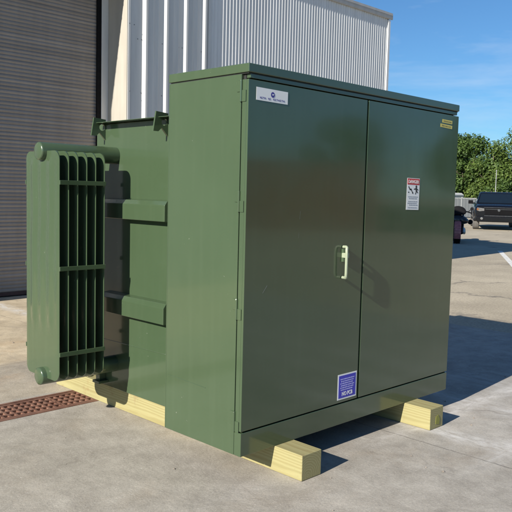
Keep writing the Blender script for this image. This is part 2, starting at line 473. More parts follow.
# ribbed panels right of the door
def ribbed(x0, x1, z0, z1, first):
    pr = [(x0, 0)]
    c = first
    while c < x1-.06:
        pr += [(c-.050, 0), (c-.014, .037), (c+.014, .037), (c+.050, 0)]
        for q in (.125, .21):
            if c+q < x1-.05: pr += [(c+q-.018, 0), (c+q-.008, .005), (c+q+.008, .005), (c+q+.018, 0)]
        c += .335
    pr += [(x1, 0)]
    m = MB(); m.sheet(pr, lambda p: (p[0], YW-p[1], z0), lambda p: (p[0], YW-p[1], z1)); return m
build('ribbed_wall', ribbed(JX+.05, 4.555, .02, EZ-.05, 3.475), 'panel', B, smooth=25)
build('ribbed_wall', ribbed(XL, DL-.10, .02, EZ-.05, XL+.3), 'panel', B, smooth=25)
hd = ribbed(DL-.10, JX+.10, DH+.09, EZ-.05, DL+.2)
build('ribbed_wall', hd, 'panel', B, smooth=25)
# fine corrugated wall
pr = []
n = int((XR-4.56)/.064*10)
for i in range(n+1):
    x = 4.56+(XR-4.56)*i/n
    pr.append((x, .0058*math.sin(2*math.pi*(x-4.56)/.064)))
m = MB(); m.sheet(pr, lambda q: (q[0], YW-.004-q[1], .02), lambda q: (q[0], YW-.004-q[1], EZ-.05))
build('corrugated_wall', m, 'corr', B, smooth=60)
m = MB(); m.box(4.545, 4.585, YW-.016, YW-.0165+.03, .02, EZ-.05)
build('joint_strip', m, 'panel', B, bevel=.003)
# gable side wall, back wall and roof
m = MB(); m.box(XR-.10, XR-.004, YW+.02, 19.5, .0, EZ-.06); m.box(XL, XR-.004, 19.5, 19.6, 0, EZ-.06); m.box(XL, XL+.1, YW+.02, 19.5, 0, EZ-.06)
build('side_wall', m, 'corr', B)
m = MB(); m.prism([(YW-.05, EZ-.03), (YW-.05, EZ+.01), (12.5, EZ+1.0), (19.7, EZ+.01), (19.7, EZ-.03), (12.5, EZ+.94)], 'x', XL-.05, XR+.05)
build('roof', m, 'fascia', B)
m = MB(); m.prism([(YW-.042, EZ-.005), (YW-.042, EZ-.085), (YW-.036, EZ-.100), (YW-.015, EZ-.100), (YW-.015, EZ-.005)], 'x', XL-.06, XR+.07)
build('gutter', m, 'fascia', B, bevel=.006)
m = MB(); m.box(XR-.05, XR+.015, YW-.032, YW+.05, .02, EZ-.11)
build('corner_trim', m, 'corr', B, bevel=.004)
# door opening: jambs, head
m = MB(); m.box(JX, JX+.012, YW-.015, YD+.06, 0, DH+.08)
build('door_jamb', m, 'trim', B, bevel=.003)
m = MB(); m.box(JX+.013, JX+.05, YW-.02, YW+.02, 0, DH+.08)
build('jamb_trim', m, 'panel', B, bevel=.004)
m = MB(); m.box(DL-.012, DL, YW-.015, YD+.06, 0, DH+.08); m.box(DL-.10, DL-.013, YW-.02, YW+.02, 0, DH+.08)
build('door_jamb', m, 'trim', B, bevel=.003)
m = MB(); m.box(DL+.001, JX-.001, YW-.015, YD+.06, DH, DH+.08)
build('door_head', m, 'trim', B, bevel=.003)
# roller door
pr = []
z = .055; k = 0
while z < DH+.02:
    for (dz, dy) in ((0, 0), (.006, .006), (.015, .0095), (.026, .0088), (.036, .0045), (.0405, -.0005), (.0440, -.0005)):
        pr.append((z+dz, dy))
    z += .0452
m = MB(); m.sheet(pr, lambda q: (DL+.03, YD-q[1], q[0]), lambda q: (JX-.03, YD-q[1], q[0]))
door = build('roller_door', m, 'shutter', B, smooth=35)
m = MB(); m.box(DL+.03, JX-.03, YD-.022, YD+.02, .012, .055); build('bottom_bar', m, 'seal', door, bevel=.004)
m = MB(); m.box(JX-.105, JX-.001, YD-.045, YD-.03, 0, DH-.001); m.box(JX-.012, JX-.001, YD-.03, YD+.03, 0, DH-.001)
build('door_guide', m, 'panel', door, bevel=.003)
m = MB(); m.box(JX-.17, JX-.106, YD-.0435, YD-.02, 0, DH-.001); build('guide_shade', m, 'black', door)  # black strip standing in for the shadow beside the door guide
m = MB(); m.box(DL+.001, DL+.105, YD-.045, YD-.02, 0, DH-.001); build('door_guide', m, 'panel', door, bevel=.003)
m = MB(); m.box(DL+.03, JX-.03, YD+.03, YD+.05, 0, DH+.2); build('backing', m, 'gap', door)
for (sx, sz) in ((3.30, 3.45), (3.215, 3.45), (3.355, 3.28), (3.415, 3.28), (3.69, 3.28), (3.75, 3.28), (4.03, 3.28), (4.09, 3.28), (4.36, 3.28), (4.43, 3.28),
                 (3.225, 2.6), (3.415, 2.6), (3.75, 2.6), (4.09, 2.6), (4.43, 2.6)):
    m = MB(); yy = YW-.021 if sx < 3.23 else YW-.001
    m.disc_ring([(0, .0065), (-.002, .006), (-.003, .003), (-.003, 0)], (sx, yy, sz), 'y', 8); build('screw', m, 'screw', B)
# slim roof overhang beam keeps light out behind the head
# ------------------------------------------------------------------ timbers
Z0 = .1239
def timber(x0, x1, y0, y1, label):
    t = thing('timber_skid', label, 'timber', ((x0+x1)/2, (y0+y1)/2, 0), 0, 'timbers under the transformer')
    m = MB(); m.box(x0, x1, y0, y1, 0.001, Z0)
    build('beam', m, 'wood', t, bevel=.004)
    return t
timber(.229, .3686, -.1756, 2.06, 'pale pine timber under the left end, running back below the radiator')
t2 = timber(1.334, 1.4736, -.1744, 2.02, 'pale pine timber under the right end with a yellow tag on its end')
m = MB(); m.add([(1.392,-.1765,.028),(1.430,-.1765,.020),(1.436,-.1765,.052),(1.418,-.1765,.078),(1.394,-.1765,.070)], [(0,1,2,3,4)])
build('end_tag', m, 'tag', t2, smooth=0, solid=.0015)

# ------------------------------------------------------------------ the transformer
W = 1.797; D = .556; H = 1.9
T = thing('padmount_transformer', 'big dark green pad-mounted transformer cabinet with two doors, standing on timbers', 'transformer', (W/2, .8, Z0))
# terminal compartment shell
m = MB(); m.box(.014, W-.014, .030, D, Z0+.004, 1.852)  # inner body coloured near-black to paint the shade behind the door gaps
build('inner_shell', m, 'gap', T)
m = MB(); m.box(0, .0135, .0465, D, Z0, 1.852)
build('side_panel', m, 'green', T, bevel=.0015)
m = MB(); m.box(W-.0135, W, .0465, D, Z0, 1.852); build('side_panel', m, 'green', T, bevel=.0015)
m = MB(); m.box(.0, .213, D+.0005, D+.006, Z0, 1.852); m.box(W-.213, W, D+.0005, D+.006, Z0, 1.852); m.box(.213, W-.213, D+.0005, D+.006, 1.70, 1.852)
build('back_panel', m, 'green', T, bevel=.0015)
m = MB(); m.box(0, W, .0, .0455, Z0, .2345)
build('sill', m, 'green', T, bevel=.003)
m = MB(); m.box(.016, W-.012, .0055, .0295, 1.834, 1.853)
build('header_rail', m, 'green', T, bevel=.002)
# lid: cap with folded edge
m = MB()
m.prism([(-.004, 1.857), (-.004, 1.896), (D+.006, 1.9), (D+.006, 1.857)], 'x', -.004, W-.002)
build('lid', m, 'green', T, bevel=.004)
m = MB(); m.box(.0035, W-.009, .004, D-.004, 1.8523, 1.8566)  # dark strip painting the shaded gap under the lid
build('lid_gap_shade', m, 'gap', T)
# doors
def door_mb(x0, x1, ret_l, ret_r):
    b = MB(); z0, z1 = .2415, 1.8275
    b.box(x0, x1, 0, .014, z0, z1)
    if ret_l: b.box(x0, x0+.012, .0142, .0405, z0, z1)
    if ret_r: b.box(x1-.012, x1, .0142, .0405, z0, z1)
    return b
dl = build('door', door_mb(0, .866, True, False), 'green', T, bevel=.002)
dr = build('door', door_mb(.8795, W, False, True), 'green', T, bevel=.002)
for zc in (1.778, 1.291, .803, .283):
    for (xx, dd, sgn) in ((0, dl, -1), (W, dr, 1)):
        h = MB()
        h.tube([(xx+sgn*.004, .0435, zc-.047), (xx+sgn*.004, .0435, zc+.047)], .0062, 10)
        h.box(*(sorted((xx+sgn*.0005, xx+sgn*.0035))), .014, .040, zc-.047, zc+.003)
        h.box(*(sorted((xx+sgn*.0005, xx+sgn*.0035))), .0475, .071, zc-.003, zc+.047)
        build('hinge', h, 'green', dd, bevel=.0008)
# handle with lock block
hb = MB()
hx, hy = .693, -.064
path = []
def arc(cx, cy, r, a0, a1, zf, n=6):
    return [(cx+r*math.cos(rad(a0+(a1-a0)*i/n)), cy+r*math.sin(rad(a0+(a1-a0)*i/n)), zf) for i in range(n+1)]
zt, zb = 1.062, .908
path += [(.699, -.004, zt+.004), (.698, -.020, zt+.005), (.696, -.026, zt+.005), (.692, -.033, zt+.001), (.689, -.0345, zt-.010), (.688, -.036, zt-.026)]
path += [(.688, -.036, zb+.026), (.689, -.0345, zb+.010), (.692, -.033, zb+.001), (.696, -.026, zb), (.698, -.020, zb), (.699, -.004, zb)]
hb.tube(path, .0078, 12)
build('handle', hb, 'steel', T, smooth=60)
lk = MB(); lk.box(.690, .716, -.031, -.0003, 1.010, 1.036)
build('lock_block', lk, 'steel', T, bevel=.003)
lk = MB(); lk.tube([(.704, -.0005, 1.056), (.704, -.0005, .990)], .014, 12)
build('handle_pivot', lk, 'green', T)

scm = plain('bare scratched paint', (.20, .22, .19), .6)
for (x0, z0, x1, z1, w_) in ((.118, .872, .147, .906, .0026), (.36, 1.21, .363, 1.25, .0012), (.355, 1.12, .357, 1.145, .0011)):
    d_ = Vector((x1-x0, z1-z0)).normalized(); n_ = Vector((-d_.y, d_.x))*w_/2
    sc_ = MB(); sc_.add([(x0+n_.x, -.0006, z0+n_.y), (x0-n_.x, -.0006, z0-n_.y), (x1-n_.x, -.0006, z1-n_.y), (x1+n_.x, -.0006, z1+n_.y)], [(0,1,2,3)])
    build('paint_scratch', sc_, scm, T, smooth=0)
# stickers (flat sheets of vinyl on the doors) with their print
def P(u0, v0, a=0.):
    ca, sa = math.cos(a), math.sin(a)
    return lambda u, v, w=0.: (u0+u*ca-v*sa, -.0009-w, v0+u*sa+v*ca)
def vrect(f, u0, u1, v0, v1, t=.0006):
    mb = MB(); w0, w1 = .0, t
    q = [f(u0,v0,w0), f(u1,v0,w0), f(u1,v1,w0), f(u0,v1,w0), f(u0,v0,w1), f(u1,v0,w1), f(u1,v1,w1), f(u0,v1,w1)]
    mb.add(q, [(0,3,2,1),(4,5,6,7),(0,1,5,4),(1,2,6,5),(2,3,7,6),(3,0,4,7)]); return mb
def many(*mbs):
    o = MB()
    for q in mbs: o.add(q.v, q.f)
    return o
def dashes(f, rows, w=.0012, seed=1, th=.0028, gap=(.0025, .004)):
    rnd = random.Random(seed); o = MB()
    for (u0, u1, v) in rows:
        u = u0
        while u < u1-.002:
            l = rnd.uniform(.005, .014); l = min(l, u1-u)
            o.add(*[(q.v, q.f) for q in [vrect(lambda a, b, c=0.: f(a, b, c+w), u, u+l, v-th/2, v+th/2, .0003)]][0])
            u += l+rnd.uniform(*gap)
    return o
# maker's sticker, upper left
f = P(.1495, 1.7712, -.008)
lb = build('maker_sticker', vrect(f, -.1025, .1025, -.030, .0265), 'white_vinyl', T, smooth=0, label='white sticker with a round violet emblem and a line of small print')
o = MB(); n = 28
o.add([f(.002+.0125*math.cos(2*math.pi*i/n), .0025+.0125*math.sin(2*math.pi*i/n), .0012) for i in range(n)], [tuple(range(n))])
build('emblem', o, 'violet_ink', lb, smooth=0)
o = MB(); o.add([f(.002+a, .0025+b, .0018) for a, b in ((-.006,.001),(-.003,.005),(0,.0015),(.004,.005),(.008,.001),(.004,-.001),(0,-.004),(-.004,-.001))], [tuple(range(8))])
build('emblem_mark', o, 'white_vinyl', lb, smooth=0)
o = MB(); rnd = random.Random(5); u = -.080
for (cnt, width) in ((4, .0098), (2, .0098), (7, .0112)):
    for i in range(cnt):
        a = u; b = u+width*.62
        if i % 3 == 0: segs = [(a, a+.0018, -.004, .004), (b-.0018, b, -.004, .004), (a, b, -.0009, .0009)]
        elif i % 3 == 1: segs = [(a, a+.0020, -.004, .004), (a, b, .0022, .004), (a, b, -.004, -.0022)]
        else: segs = [((a+b)/2-.001, (a+b)/2+.001, -.004, .004), (a, b, .0022, .004)]
        for (p0, p1, q0, q1) in segs:
            q = vrect(lambda x, y, z=0.: f(x, y-.0175, z+.0010), p0, p1, q0, q1, .0003); o.add(q.v, q.f)
        u += width
    u += .013
build('lettering', o, 'violet_ink', lb, smooth=0)
# danger sign
f = P(1.3255, 1.347, -.01)
lb = build('warning_sign', vrect(f, -.064, .064, -.090, .090), 'white_vinyl', T, smooth=0, label='white warning label with a red header and black pictogram')
build('header_band', vrect(lambda u, v, w=0.: f(u, v, w+.0008), -.061, .061, .053, .087, .0004), 'red_vinyl', lb, smooth=0)
build('lettering', text_mb('DANGER', .026, lambda u, v, w: f(u*1.02, v+.069, .0018+w), .0002, .0004), 'white_vinyl', lb, smooth=0)
o = MB()
def poly(pts, k=1.): o.add([f(a*k, b*k, .0011) for a, b in pts], [tuple(range(len(pts)))])
def circ(cx, cy, r): poly([(cx+r*math.cos(i*math.pi/8), cy+r*math.sin(i*math.pi/8)) for i in range(16)])
# falling figure and bolt
circ(.030, .042, .0085)
poly([(.022, .034), (.036, .035), (.040, .016), (.026, .012)])
poly([(.036, .034), (.052, .026), (.050, .020), (.036, .027)])
poly([(.022, .034), (.006, .030), (.006, .024), (.024, .027)])
poly([(.028, .014), (.020, .000), (.026, -.003), (.036, .013)])
poly([(.034, .014), (.048, .004), (.051, .010), (.040, .018)])
poly([(-.052, .040), (-.045, .044), (-.028, .024), (-.034, .020)])
poly([(-.038, .030), (-.016, .030), (-.020, .022), (-.036, .022)])
poly([(-.020, .029), (-.002, .006), (-.006, .003), (-.026, .024)])
poly([(.002, .000), (-.012, .004), (-.002, .014)])
poly([(-.052, .012), (-.040, .012), (-.040, .006), (-.052, .006)])
build('pictogram', o, 'ink', lb, smooth=0)
build('small_print', dashes(f, [(-.050, .050, -.016), (-.040, .044, -.026), (-.046, .046, -.043), (-.052, .040, -.053), (-.036, .050, -.063), (-.048, .048, -.078)], .0009, 3, .0042), 'grey_ink', lb, smooth=0)
# blue label
f = P(.7755, .326, 0.)
lb = build('blue_sticker', vrect(f, -.080, .080, -.068, .068), 'white_vinyl', T, smooth=0, label='square blue sticker with a white border and white print')
build('blue_field', vrect(lambda u, v, w=0.: f(u, v, w+.0008), -.0715, .0715, -.060, .060, .0004), 'blue_vinyl', lb, smooth=0)
build('small_print', dashes(lambda u, v, w=0.: f(u, v, w+.0008), [(-.058+.004*(i % 2), .058-.006*(i % 3), .040-.0115*i) for i in range(6)], .0008, 9, .0060, (.003, .005)), 'pale_ink', lb, smooth=0)
build('lettering', text_mb('NO PCB', .030, lambda u, v, w: f(u*.82, v-.040, .0022+w), .0002, .0005), 'white_vinyl', lb, smooth=0)
# two yellow strips
for (u, v, w_, h_, a) in ((1.664, 1.785, .112, .020, -.02), (1.655, 1.757, .132, .020, -.03)):
    f = P(u, v, a)
    lb = build('yellow_sticker', vrect(f, -w_/2, w_/2, -h_/2, h_/2), 'yellow_vinyl', T, smooth=0)
    build('small_print', dashes(f, [(-w_*.40, w_*.40, .0)], .0008, int(w_*1000), .0070, (.003, .007)), 'olive_ink', lb, smooth=0)

# tank
TX = .213; TY1 = 1.545; TZ = 1.722
m = MB(); m.box(TX, W-TX, D+.0065, TY1, Z0+.0005, TZ)
tank = build('tank', m, 'green', T, bevel=.006)
m = MB(); m.box(TX-.066, W-TX+.066, D+.0065, TY1-.07, TZ+.0005, TZ+.0035)
build('tank_cover', m, 'green', T, smooth=0)
# stiffening channels on both sides
for sgn in (0, 1):
    for (z0, z1) in ((1.160, 1.282), (.598, .722)):
        q = [(TX+.0005, z0), (TX-.058, z0+.004), (TX-.058, z1-.030), (TX-.040, z1-.006), (TX+.0005, z1)]
        if sgn: q = [(W-a, b) for a, b in q]
        m = MB(); m.prism(q, 'y', .787, 1.40); build('stiffener', m, 'green', T, bevel=.003)
# weld seams
m = MB(); m.tube([(TX-.0005, .6, .428), (TX-.0005, TY1, .412)], .0022, 6); m.tube([(-.0004, D-.01, .405), (-.0004, .25, .396)], .0016, 6)
build('weld_seam', m, 'green', T)
# lifting lugs: plates square to the side wall, with an eye and a notched foot
def lug(yc, x_out, sgn=1, xw=TX):
    pts = [(xw, TZ+.026), (x_out+.014*sgn, TZ+.032), (x_out-.004*sgn, TZ-.074), (x_out+.030*sgn, TZ-.074), (x_out+.052*sgn, TZ-.054), (xw, TZ-.098)]
    eye = (x_out+.070*sgn, TZ-.0225); re = .0195; n = 16
    b = MB(); no = len(pts)
    bm = bmesh.new()
    # ring faces between outline and eye: sample outline densely
    outl = []
    for i in range(no):
        a, c = Vector(pts[i]), Vector(pts[(i+1) % no])
        for k in range(8): outl.append(a.lerp(c, k/8))
    e = []
    for q in outl:
        d = (q-Vector(eye)).normalized(); e.append(Vector(eye)+d*re)
    bm.free(); k = len(outl)
    vs = [(q.x, yc-.005, q.y) for q in outl]+[(q.x, yc-.005, q.y) for q in e]+[(q.x, yc+.005, q.y) for q in outl]+[(q.x, yc+.005, q.y) for q in e]
    fs = []
    for i in range(k):
        j = (i+1) % k
        fs += [(i, j, k+j, k+i), (2*k+i, 3*k+i, 3*k+j, 2*k+j), (i, 2*k+i, 2*k+j, j), (k+i, k+j, 3*k+j, 3*k+i)]
    b.add(vs, fs); return b
for yc in (.845, 1.452):
    build('lifting_lug', lug(yc, .118), 'green', T, smooth=0)
    build('lifting_lug', lug(yc, W-.118, -1, W-TX), 'green', T, smooth=0)
# jacking pad low on the tank
m = MB(); m.box(TX-.07, TX-.0005, 1.40, 1.47, .150, .166); m.box(TX-.045, TX-.0005, 1.43, 1.442, .166, .215)
build('jacking_pad', m, 'green', T, bevel=.002)
m = MB(); m.tube([(TX-.0005, 1.50, .20), (TX-.055, 1.50, .20)], .018, 12); m.tube([(TX-.055, 1.50, .20), (TX-.075, 1.50, .20)], .026, 6)
build('drain_valve', m, 'green', T)

# radiator: two headers, six pressed panels, tie bars
RY = 1.343; RF = 1.168; RB = 1.535; ZB = .276; ZT = 1.532
rdt = bpy.data.objects.new('radiator', None); COL.objects.link(rdt); rdt.parent = T; WM[rdt.name] = WM[T.name]; rdt.empty_display_size = .1
for zc in (1.531, .281):
    hd = MB()
    hd.disc_ring([(.0, 0), (.0, .040), (.004, .0475), (.010, .0495), (.500, .0495), (.502, .056), (.5055, .056)], (-.287, RY, zc), 'x', 28)
    build('header_pipe', hd, 'green_rad', rdt, smooth=50)
def panel_mb(x):
    # rounded outline with slots for the headers, pressed flutes along its height
    ny = 40; rc = .052
    hs = [0, .0006, .002, .0045, .008, .0125, .018, .025, .033, .042, .052, .075, .1]
    zs = [ZB+a for a in hs]+[ZB+.1+(ZT-ZB-.2)*i/24 for i in range(1, 24)]+[ZT-a for a in hs[::-1]]
    nz = len(zs)-1
    vs = []; fs = []
    y0, y1 = RF, RB
    def prof(y, z):
        u = (y-y0)/(y1-y0)
        edge = min(u, 1-u)*(y1-y0)
        k = min(1, edge/.028)
        fade = max(0, min(1, (z-.565)/.04, (ZT-.03-z)/.05))
        fl = (.5+.5*math.cos(2*math.pi*(u*4.0+.05*math.sin(z*7+x*30)+.03*math.sin(z*17))))**1.3
        return .0030*k**.5 + .0085*fl*fade*min(1, edge/.05) + .0012
    grid = []
    for iz in range(nz+1):
        row = []
        z = zs[iz]
        # rounded corners shrink the width near the ends
        e = min(z-ZB, ZT-z); ins = rc-math.sqrt(max(0, rc*rc-(rc-e)**2)) if e < rc else 0
        for iy in range(ny+1):
            y = (y0+ins)+(y1-y0-2*ins)*iy/ny
            row.append((y, z))
        grid.append(row)
    def idx(side, iz, iy): return side*(nz+1)*(ny+1)+iz*(ny+1)+iy
    for side, sg in ((0, -1), (1, 1)):
        for row in grid:
            for (y, z) in row: vs.append((x+sg*prof(y, z), y, z))
    for side in (0, 1):
        for iz in range(nz):
            for iy in range(ny):
                fs.append((idx(side, iz, iy), idx(side, iz, iy+1), idx(side, iz+1, iy+1), idx(side, iz+1, iy)))
    for iz in range(nz):
        for iy in (0, ny): fs.append((idx(0, iz, iy), idx(0, iz+1, iy), idx(1, iz+1, iy), idx(1, iz, iy)))
    for iy in range(ny):
        for iz in (0, nz): fs.append((idx(0, iz, iy), idx(0, iz, iy+1), idx(1, iz, iy+1), idx(1, iz, iy)))
    b = MB(); b.add(vs, fs); return b
XS = [-.253+.056*i for i in range(6)]
for x in XS: build('cooling_panel', panel_mb(x), 'green_rad', rdt, smooth=35)
for z in (1.362, .898, .428):
    m = MB(); m.box(XS[0]-.003, XS[-1]+.004, RF-.009, RF-.001, z-.012, z+.012)
    build('tie_bar', m, 'green_rad', rdt, bevel=.002)
    m = MB(); m.box(XS[0]-.003, XS[-1]+.012, RB+.002, RB+.011, z-.012, z+.012)
    build('tie_bar', m, 'green_rad', rdt, bevel=.002)

# ------------------------------------------------------------------ vehicles out on the lot
def mirror_y(mb): o = MB(); o.add([(a, -b, c) for a, b, c in mb.v], mb.f); return o
ang = math.atan2(-.50, -.866)
tk = thing('pickup_truck', 'dark navy pickup truck parked facing the camera in front of the trees', 'pickup truck', (27.75, 12.72, 0), ang)
Bk = lambda name, mb, mat, par=tk, **k: build(name, mb, mat, par, local=True, **k)
def loft(secs, mb=None):
    """secs: list of (x, [(y,z) ring])"""
    mb = mb or MB(); n = len(secs[0][1]); vs = []; fs = []
    for x, ring in secs: vs += [(x, y, z) for y, z in ring]
    for i in range(len(secs)-1):
        for k in range(n): fs.append((i*n+k, i*n+(k+1) % n, (i+1)*n+(k+1) % n, (i+1)*n+k))
    fs += [tuple(range(n))[::-1], tuple(range((len(secs)-1)*n, len(secs)*n))]
    return mb.add(vs, fs)
def ring(w, zb, zs, zt, wt):
    h = [(w*.93, zb), (w, zb+.10), (w, zs), (wt, zt-.02), (wt*.86, zt)]
    return h+[(0, zt+.012)]+[(-a, b) for a, b in h[::-1]]
body = loft([(.86, ring(.93, .42, .86, .99, .84)), (.74, ring(.985, .40, .92, 1.06, .90)), (.2, ring(1.0, .40, .96, 1.10, .90)), (-.75, ring(1.0, .40, .99, 1.14, .92)),
             (-.95, ring(1.0, .38, 1.02, 1.13, .95)), (-2.95, ring(1.0, .38, 1.02, 1.13, .95)), (-4.55, ring(1.0, .42, 1.02, 1.12, .97))])
Bk('body', body, 'navy', bevel=.03, seg=2)
cab = MB()
cv = [(-.66, .90, 1.12), (-1.40, .74, 1.60), (-1.62, .70, 1.665), (-2.6, .70, 1.665), (-2.95, .74, 1.60), (-3.12, .92, 1.12)]
nn = len(cv)
cab.add([(x, y, z) for x, y, z in cv]+[(x, -y, z) for x, y, z in cv], [tuple(range(nn)), tuple(range(nn, 2*nn))[::-1]]+[(i, (i+1) % nn, nn+(i+1) % nn, nn+i) for i in range(nn)])
cabo = Bk('cab', cab, 'navy', bevel=.035)
ws = MB(); d = Vector((.545, 0, .84)).normalized()*.012
q = [Vector((-.735, .80, 1.165)), Vector((-.735, -.80, 1.165)), Vector((-1.365, -.68, 1.572)), Vector((-1.365, .68, 1.572))]
ws.add([v+d for v in q]+[v-d for v in q], [(0,1,2,3),(4,7,6,5),(0,4,5,1),(1,5,6,2),(2,6,7,3),(3,7,4,0)])
Bk('windshield', ws, 'glass', cabo, bevel=.004)
m = MB(); m.box(-1.36, -1.30, -.12, .12, 1.46, 1.53); Bk('rear_view_mirror', m, 'chrome', cabo, bevel=.01)
for s_ in (1, -1):
    sw = MB(); q = [(-.98, 1.17), (-1.50, 1.57), (-2.55, 1.585), (-2.9, 1.17)]
    yy = lambda z: .90-(z-1.12)/(1.6-1.12)*.16
    sw.add([(x, s_*(yy(z)+.008), z) for x, z in q]+[(x, s_*(yy(z)-.01), z) for x, z in q], [(0,1,2,3),(4,7,6,5),(0,4,5,1),(1,5,6,2),(2,6,7,3),(3,7,4,0)])
    Bk('side_window', sw, 'glass', cabo)
    mm = MB(); mm.box(-1.06, -.90, *sorted((s_*1.04, s_*1.24)), 1.11, 1.27); mm.box(-1.0, -.94, *sorted((s_*.93, s_*1.05)), 1.13, 1.17)
    Bk('wing_mirror', mm, 'dark_plastic', bevel=.03)
    hl = MB(); hl.prism([(s_*.60, .82), (s_*.60, .93), (s_*.90, .97), (s_*.915, .84), (s_*.80, .80)], 'x', .76, .872)
    h_ = Bk('headlight', hl, 'lamp', bevel=.015)
    am = MB(); am.box(.80, .876, *sorted((s_*.84, s_*.918)), .855, .93); Bk('turn_signal', am, 'amber', h_)
    fg = MB(); fg.disc_ring([(.0, .055), (.012, .055), (.016, .04), (.016, 0)], (.915, s_*.70, .50), 'x', 16); Bk('fog_lamp', fg, 'lamp')
    dh = MB(); dh.box(-1.75, -1.60, *sorted((s_*1.0, s_*1.02)), .93, .965); Bk('door_handle', dh, 'chrome')
gb = MB(); gb.prism([(-.58, .66), (-.62, .96), (.62, .96), (.58, .66)], 'x', .80, .868); grl = Bk('grille', gb, 'dark_plastic', bevel=.02)
for z in (.715, .775, .84, .90):
    b = MB(); b.box(.866, .882, -.56, .56, z-.008, z+.008); Bk('grille_bar', b, 'chrome' if z == .90 else 'dark_plastic', grl)
b = MB(); b.box(.866, .886, -.03, .03, .675, .945); Bk('grille_bar', b, 'dark_plastic', grl, bevel=.004)
b = MB(); b.disc_ring([(.0, .06), (.012, .055), (.014, 0)], (.884, 0, .86), 'x', 14); Bk('emblem', b, 'chrome', grl)
b = MB(); b.box(.862, .884, -.63, .63, .962, .982); Bk('grille_trim', b, 'chrome', grl, bevel=.006)
bp = MB(); bp.prism([(-.98, .44), (-.96, .60), (.96, .60), (.98, .44), (.85, .35), (-.85, .35)], 'x', .70, .92); Bk('bumper', bp, 'navy', bevel=.04)
b = MB(); b.box(.90, .934, -.60, .60, .60, .628); Bk('bumper_trim', b, 'chrome', bevel=.008)
for (x, s_) in ((0, 1), (0, -1), (-3.6, 1), (-3.6, -1)):
    y = s_*.90; tr = MB()
    tr.disc_ring([(-.125, .22), (-.135, .33), (-.11, .375), (.11, .375), (.135, .33), (.125, .22), (-.125, .22)], (x, y, .375), 'y', 28)
    wo = Bk('wheel', tr, 'rubber_dusty')
    rm = MB(); rm.disc_ring([(-.10, .225), (.10, .225), (.115*s_, .20), (.06*s_, .17), (.06*s_, .06), (.10*s_, .05), (.10*s_, 0)], (x, y, .375), 'y', 20); Bk('rim', rm, 'chrome', wo)
    ar = MB()
    for i in range(13):
        pass
    n = 14; pts = [(x+.46*math.cos(math.pi*i/n), .40+.46*math.sin(math.pi*i/n)) for i in range(n+1)]; pin = [(x+.40*math.cos(math.pi*i/n), .40+.40*math.sin(math.pi*i/n)) for i in range(n+1)]
    ar.prism(pts+pin[::-1], 'y', *sorted((s_*.93, s_*1.035))); Bk('wheel_arch', ar, 'navy', bevel=.01)
for i in range(5):
    b = MB(); b.box(-1.70, -1.60, -.46+.23*i-.03, -.46+.23*i+.03, 1.664, 1.690); Bk('roof_lamp', b, 'lamp', cabo, bevel=.008)

# motorcycle, half hidden behind the transformer
mc = thing('motorcycle', 'black motorcycle with a dusty maroon front fender half hidden behind the cabinet', 'motorcycle', (17.05, 8.60, 0), math.atan2(-.52, -.85))
Bm = lambda name, mb, mat, par=mc, **k: build(name, mb, mat, par, local=True, **k)
for x in (.0, -1.5):
    tr = MB(); tr.disc_ring([(-.08, .20), (-.10, .27), (-.07, .312), (0, .325), (.07, .312), (.10, .27), (.08, .20), (-.08, .20)], (x, 0, .325), 'y', 28)
    for i in range(26):
        t = 2*math.pi*i/26
        c = Vector((x+.325*math.cos(t), 0, .325+.325*math.sin(t))); 
        for yy in (-.075, 0, .075): tr.tube([c+Vector((-.01*math.cos(t), yy, -.01*math.sin(t))), c+Vector((.014*math.cos(t), yy, .014*math.sin(t)))], .016, 5)
    wo = Bm('wheel', tr, 'black')
    rm = MB(); rm.disc_ring([(-.05, .205), (-.02, .17), (-.03, .04), (-.05, .0)], (x, 0, .325), 'y', 20); rm.disc_ring([(.05, .205), (.02, .17), (.03, .04), (.05, .0)], (x, 0, .325), 'y', 20); Bm('rim', rm, 'mauve', wo)
fd = MB(); n = 12
for i in range(n):
    t0, t1 = rad(-28+150*i/n), rad(-28+150*(i+1)/n)
    def q(t, y, r): return (r*math.cos(t), y, .325+r*math.sin(t))
    fd.add([q(t0,-.10,.345), q(t0,.10,.345), q(t1,.10,.345), q(t1,-.10,.345), q(t0,-.075,.375), q(t0,.075,.375), q(t1,.075,.375), q(t1,-.075,.375)],
           [(0,1,2,3),(4,7,6,5),(0,4,5,1),(1,5,6,2),(2,6,7,3),(3,7,4,0)])
Bm('front_fender', fd, 'mauve', bevel=.008)
fk = MB()
for y in (-.16, .16): fk.tube([(.0, y, .325), (-.30, y, .95)], .028, 10)
Bm('fork', fk, 'chrome')
fa = loft([(.16, [(.14, .60), (.16, .72), (.0, .80), (-.16, .72), (-.14, .60)]), (.02, [(.30, .57), (.36, .70), (.0, .92), (-.36, .70), (-.30, .57)]), (-.22, [(.33, .53), (.42, .72), (.0, .98), (-.42, .72), (-.33, .53)])])
def round_off(o):
    for md in list(o.modifiers): o.modifiers.remove(md)
    q = o.modifiers.new('round', 'SUBSURF'); q.levels = 2; q.render_levels = 2
    for p_ in o.data.polygons: p_.use_smooth = True
    return o
round_off(Bm('fairing', fa, 'gloss_black', smooth=180))
sc = loft([(.0, [(.25, .82), (.24, .90), (.0, .93), (-.24, .90), (-.25, .82)]), (-.14, [(.27, .84), (.25, 1.04), (.0, 1.10), (-.25, 1.04), (-.27, .84)]), (-.20, [(.26, .84), (.22, 1.10), (.0, 1.17), (-.22, 1.10), (-.26, .84)])])
round_off(Bm('windscreen', sc, 'black', smooth=180))
for y in (-.10, .10):
    b = MB(); b.disc_ring([(0, .05), (.02, .05), (.03, 0)], (.13, y, .70), 'x', 14); Bm('headlight', b, 'glass')
